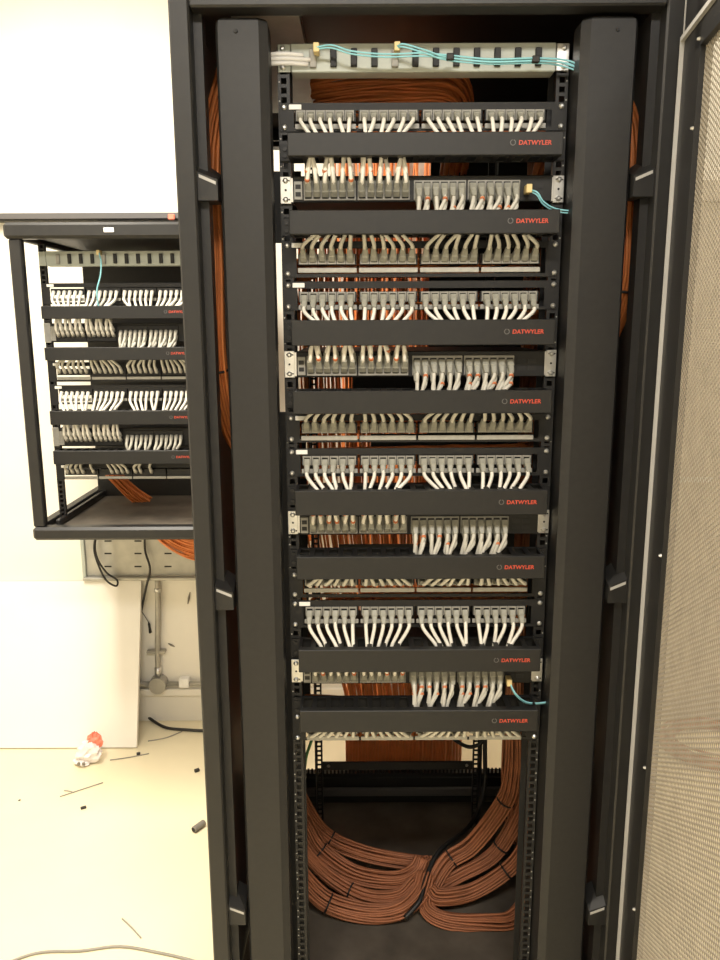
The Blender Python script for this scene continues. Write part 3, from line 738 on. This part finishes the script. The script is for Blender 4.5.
# orange cables sagging below the wall cabinet towards the tall rack
mb = MB()
for k in range(14):
    o = k*.0075; j = random.uniform(-.01, .01)
    pts = [P(150+k*.9, 528, WY-.06), P(160+k*1.2, 541-k*.6, WY-.06), P(178+k, 553-k*1.1, WY-.055), P(200+k, 560-k*1.6, WY-.05), P(240, 560-k*2, WY-.05), P(300, 545-k*2, WY-.05), P(340, 520, WY-.05)]
    mb.tube(catmull([p+Vector((0, random.uniform(-.008, .004), 0)) for p in pts], 4), .0042, 5)
t = thing('cable_bundle', P(160, 541, WY-.06), 'orange cables sagging under the wall cabinet towards the tall rack', 'cable bundle')
part('cable_strands', mb, M['orange'], t, True, True)
# thin dark cable channel on the wall above the cabinet
za, zb_ = wz(220.5, WY-.05), wz(213.5, WY-.05)
ch = thing('cable_channel', (-1.2, WY, za), 'thin dark cable channel along the white wall above the wall cabinet', 'cable channel')
part('channel_body', MB().bbox(X0+.02, -.35, WY-.05, WY, za, zb_, .003), M['black2'], ch)
part('channel_lid', MB().bbox(X0+.02, -.35, WY-.056, WY-.05, za+.006, zb_+.002, .001), M['ring'], ch)
c = P(172, 217, WY-.06); part('red_clip', MB().bbox(c.x-.014, c.x+.010, WY-.066, WY-.056, c.z-.010, c.z+.010, .003), M['bagred'], ch)

# galvanised plate under the wall cabinet
ya = WY-.012
za, zb_ = ZY(576, ya, 120), ZY(536, ya, 120); xa, xb = P(86, 560, ya).x, P(205, 560, ya).x + .12
mp = thing('mounting_plate', ((xa+xb)/2, WY, za), 'grey slotted metal plate on the wall under the wall cabinet', 'mounting plate')
part('plate', MB().bbox(xa, xb, ya, WY, za, zb_+.02, .002), M['plate'], mp)
part('plate_lip', MB().bbox(xa-.01, xb, ya-.025, ya, za-.012, za, .002), M['plate'], mp)
part('plate_flange', MB().bbox(xa-.014, xa, ya-.012, WY, za-.012, zb_+.02, .002), M['fibre'], mp)
for px in (108, 138, 168):
    for py in (541, 553.5, 566.5):
        c = P(px, py, ya); part('slot', MB().bbox(c.x-.014, c.x+.014, ya-.0008, ya+.001, c.z-.003, c.z+.003, .0003), M['hole'], mp)
# conduit
yp = WY-.022
cd = thing('conduit', P(158, 683, yp), 'grey steel conduit with a round junction box low on the back wall', 'conduit')
a = P(157.5, 577, yp); b = P(158.5, 684, yp)
part('riser_pipe', MB().tube(catmull([a, P(158, 610, yp), P(157.5, 650, yp), b], 4), .011, 10), M['pipe'], cd, True)
part('coupling', MB().tube([P(157.5, 588, yp), P(157.5, 592, yp)], .013, 10), M['steel'], cd, True)
part('coupling', MB().tube([P(158, 667, yp), P(158, 676, yp)], .014, 10), M['steel'], cd, True)
part('clamp', MB().bbox(b.x-.04, b.x+.035, WY-.028, WY, ZY(652, yp, 158)-.006, ZY(652, yp, 158)+.006, .002), M['pipe'], cd)
part('junction_box', MB().cyl((b.x, WY, b.z), (0, -1, 0), .036, .034, .045, 20), M['pipe'], cd)
part('floor_pipe', MB().tube([(b.x-.36, yp, b.z), (b.x-.034, yp, b.z)], .011, 10), M['pipe'], cd, True)
part('floor_pipe', MB().tube([(b.x+.034, yp, b.z), (b.x+.5, yp, b.z)], .010, 10), M['pipe'], cd, True)
part('clamp', MB().bbox(b.x+.085, b.x+.125, WY-.036, WY, b.z-.012, b.z+.026, .003), M['white'], cd)
# low ledge along the wall
zt_ = ZY(691, WY-.03, 170)
lg = struct('trim_1', MB().bbox(X0, .9, WY-.018, WY, zt_-.03, zt_, .003), M['wall'])

# black leads on the wall and the floor
gl = 'black leads around the wall cabinet'
solo('black_lead', MB().tube(catmull([P(97, 530, WY-.05), P(94, 548, WY-.05), P(98, 564, WY-.05), P(106, 580, WY-.06), P(116, 586, WY-.06), P(117, 580, WY-.05), P(107, 573, WY-.05), P(98, 560, WY-.05), P(95, 546, WY-.045), P(97, 530, WY-.045)], 6), .0042, 6), M['cable_black'],
     'black lead hanging in a loop below the wall cabinet', 'cable', smooth=True)
solo('black_lead', MB().tube(catmull([P(145, 528, WY-.03), P(145, 550, WY-.03), P(150, 569, WY-.05), P(146, 588, WY-.03), P(141, 612, WY-.03)], 6), .0048, 6), M['cable_black'],
     'black lead hanging straight down beside the white board', 'cable', smooth=True)
solo('black_lead', MB().tube(catmull([P(142, 612, WY-.012), P(146, 618, WY-.012), P(149, 624, WY-.012), P(150, 633, WY-.012)], 4), [.0016]*8+[.005]*5, 6), M['cable_black'],
     'thin dark tail end hanging against the wall near the conduit', 'cable', smooth=True)
floor_lead = [G(128, 700, .05), G(142, 712, .02), G(155, 722, .007), G(168, 728, .006), G(190, 730, .006), G(215, 732, .006), G(250, 740, .006)]
solo('floor_lead', MB().tube(catmull(floor_lead, 6), .006, 8), M['cable_black'], 'thick black lead on the floor from behind the white board', 'cable', smooth=True)

# leaning board
bb = G(69, 749); y0 = bb.y; th = .018
xr = G(137, 748).x; ztop = .62
while P(140, 582, WY-.03).z < ztop: ztop -= .005
ht = P(140, 582, WY-.022).z
y1 = WY - .003 - th
mb = MB(); xl = xr - .95
d = Vector((0, y1-y0, ht)).normalized(); nn = Vector((0, d.z, -d.y))*th
prof = [Vector((0, y0, .001)), Vector((0, y1, ht)), Vector((0, y1, ht))+nn, Vector((0, y0, .001))+nn]
dz = min(p.z for p in prof); prof = [p - Vector((0, 0, dz)) for p in prof]
dy = max(p.y for p in prof) - WY + .002
prof = [p - Vector((0, max(0, dy), 0)) for p in prof]
mb.prism([(p.y, p.z) for p in prof], 0, xl, xr)
solo('leaning_board', mb, M['board'], 'white panel board leaning on the wall below the wall cabinet', 'board')

# crumpled plastic bag
c = G(91, 762); c.z = 0
def blob(cx, cy, rx, ry, rz, z0, seed, cut=None):
    rg = random.Random(seed); mb = MB(); nu, nv = 18, 11; vs = []
    for j in range(nv+1):
        th_ = math.pi*j/nv
        for i in range(nu):
            ph = 2*math.pi*i/nu; k = 1 + rg.uniform(-.17, .17) + .12*math.sin(3*ph+seed)
            z = z0 + rz*(1-math.cos(th_))*(1+rg.uniform(-.08, .08)); 
            vs.append((cx + rx*math.sin(th_)*math.cos(ph)*k*(1-.35*(z-z0)/(2*rz)), cy + ry*math.sin(th_)*math.sin(ph)*k, max(.001, z)))
    fs = [(j*nu+i, j*nu+(i+1) % nu, (j+1)*nu+(i+1) % nu, (j+1)*nu+i) for j in range(nv) for i in range(nu)]
    return mb.add(vs, fs)
bg = thing('plastic_bag', c, 'crumpled white and red plastic bag on the floor by the white board', 'bag')
part('bag_body', blob(c.x-.004, c.y, .055, .036, .046, 0, 3), M['bag'], bg)
part('bag_skirt', blob(c.x-.026, c.y-.012, .040, .028, .012, 0, 5), M['bag'], bg)
part('bag_top', blob(c.x+.014, c.y+.012, .036, .028, .030, .052, 9), M['bagred'], bg, label='red printed end of the bag')
for dx in (-.03, -.012): part('bag_print', MB().bbox(c.x+dx-.005, c.x+dx+.005, c.y-.046, c.y-.038, .012, .024, .002), M['scuff'], bg)

# litter on the floor
def floor_wire(pxs, r, m, label, cat='wire', z=.002):
    solo('wire_offcut', MB().tube(catmull([G(x, y, max(z, r)) for x, y in pxs], 5), r, 6), M[m], label, cat, None, True)
floor_wire([(60, 796.5), (80, 790), (103, 782.5)], .002, 'wire_grey', 'thin forked wire offcut on the floor in front of the bag')
floor_wire([(64, 790.5), (69, 791), (74, 792.5)], .0018, 'wire_grey', 'tiny side twig of wire touching the forked offcut')
floor_wire([(110, 760), (128, 757.5), (149, 753.5)], .002, 'wire_grey', 'thin wire offcut on the floor right beside the bag')
floor_wire([(148, 741), (165, 738), (182, 731.5)], .0022, 'wire_grey', 'thin wire on the floor next to the thick black lead')
floor_wire([(122, 918.5), (131, 927), (141, 938)], .002, 'wire_grey', 'short wire offcut lying alone on the open floor')
floor_wire([(-20, 975), (20, 958), (45, 952), (80, 951), (120, 946.5), (160, 953), (190, 960), (230, 972)], .0035, 'wire_grey', 'long grey cable lying across the open floor', 'cable')
def chip(px, py, L, W, H, a, label):
    c = G(px, py); ca, sa = math.cos(a), math.sin(a)
    mb = MB().bbox(-L/2, L/2, -W/2, W/2, 0, H, .0012); mb.v = [(c.x+x*ca-y*sa, c.y+x*sa+y*ca, z) for x, y, z in mb.v]
    solo('debris_chip', mb, M['cable_black'], label, 'debris')
chip(138.5, 754.5, .014, .010, .008, .3, 'small black chip resting on the wire offcut beside the bag')
chip(83.5, 808.5, .018, .010, .007, .5, 'small black chip on the floor below the forked wire')
chip(197, 771.5, .018, .012, .010, .6, 'small black chip on the floor near the rack post')
chip(19.5, 800.5, .008, .006, .003, .2, 'tiny speck of debris on the floor at the far left')
c0, c1 = G(193.5, 830, .011), G(204, 822.5, .011); ax = (c1-c0)
tb = thing('tube_offcut', (c0.x, c0.y, 0), 'short dark grey corrugated tube offcut on the floor beside the rack post', 'tube offcut')
Lq = 13; pts = [c0 + ax*(i/(Lq-1)) for i in range(Lq)]
part('tube', MB().tube(pts, [.011 if i % 2 else .0095 for i in range(Lq)], 12), M['scuff'], tb, True)
part('tube_mouth', MB().cyl(c0, -ax, .0078, .0078, .0006, 12), M['hole'], tb)

# orange coil on the floor behind the open door
cx, cy = 1.36, 2.72; mb = MB()
for k in range(16):
    rr = .16 + .012*(k % 5) + random.uniform(-.006, .006); zz = .006 + .011*(k // 5); ph = random.uniform(0, 6)
    mb.tube([(cx+rr*math.cos(ph+q*2*math.pi/28), cy+rr*.85*math.sin(ph+q*2*math.pi/28), zz+.004*math.sin(q*.7+k)+.003) for q in range(29)], .0045, 5)
t = thing('cable_coil', (cx, cy, 0), 'coil of orange cable on the floor behind the open perforated door', 'cable coil')
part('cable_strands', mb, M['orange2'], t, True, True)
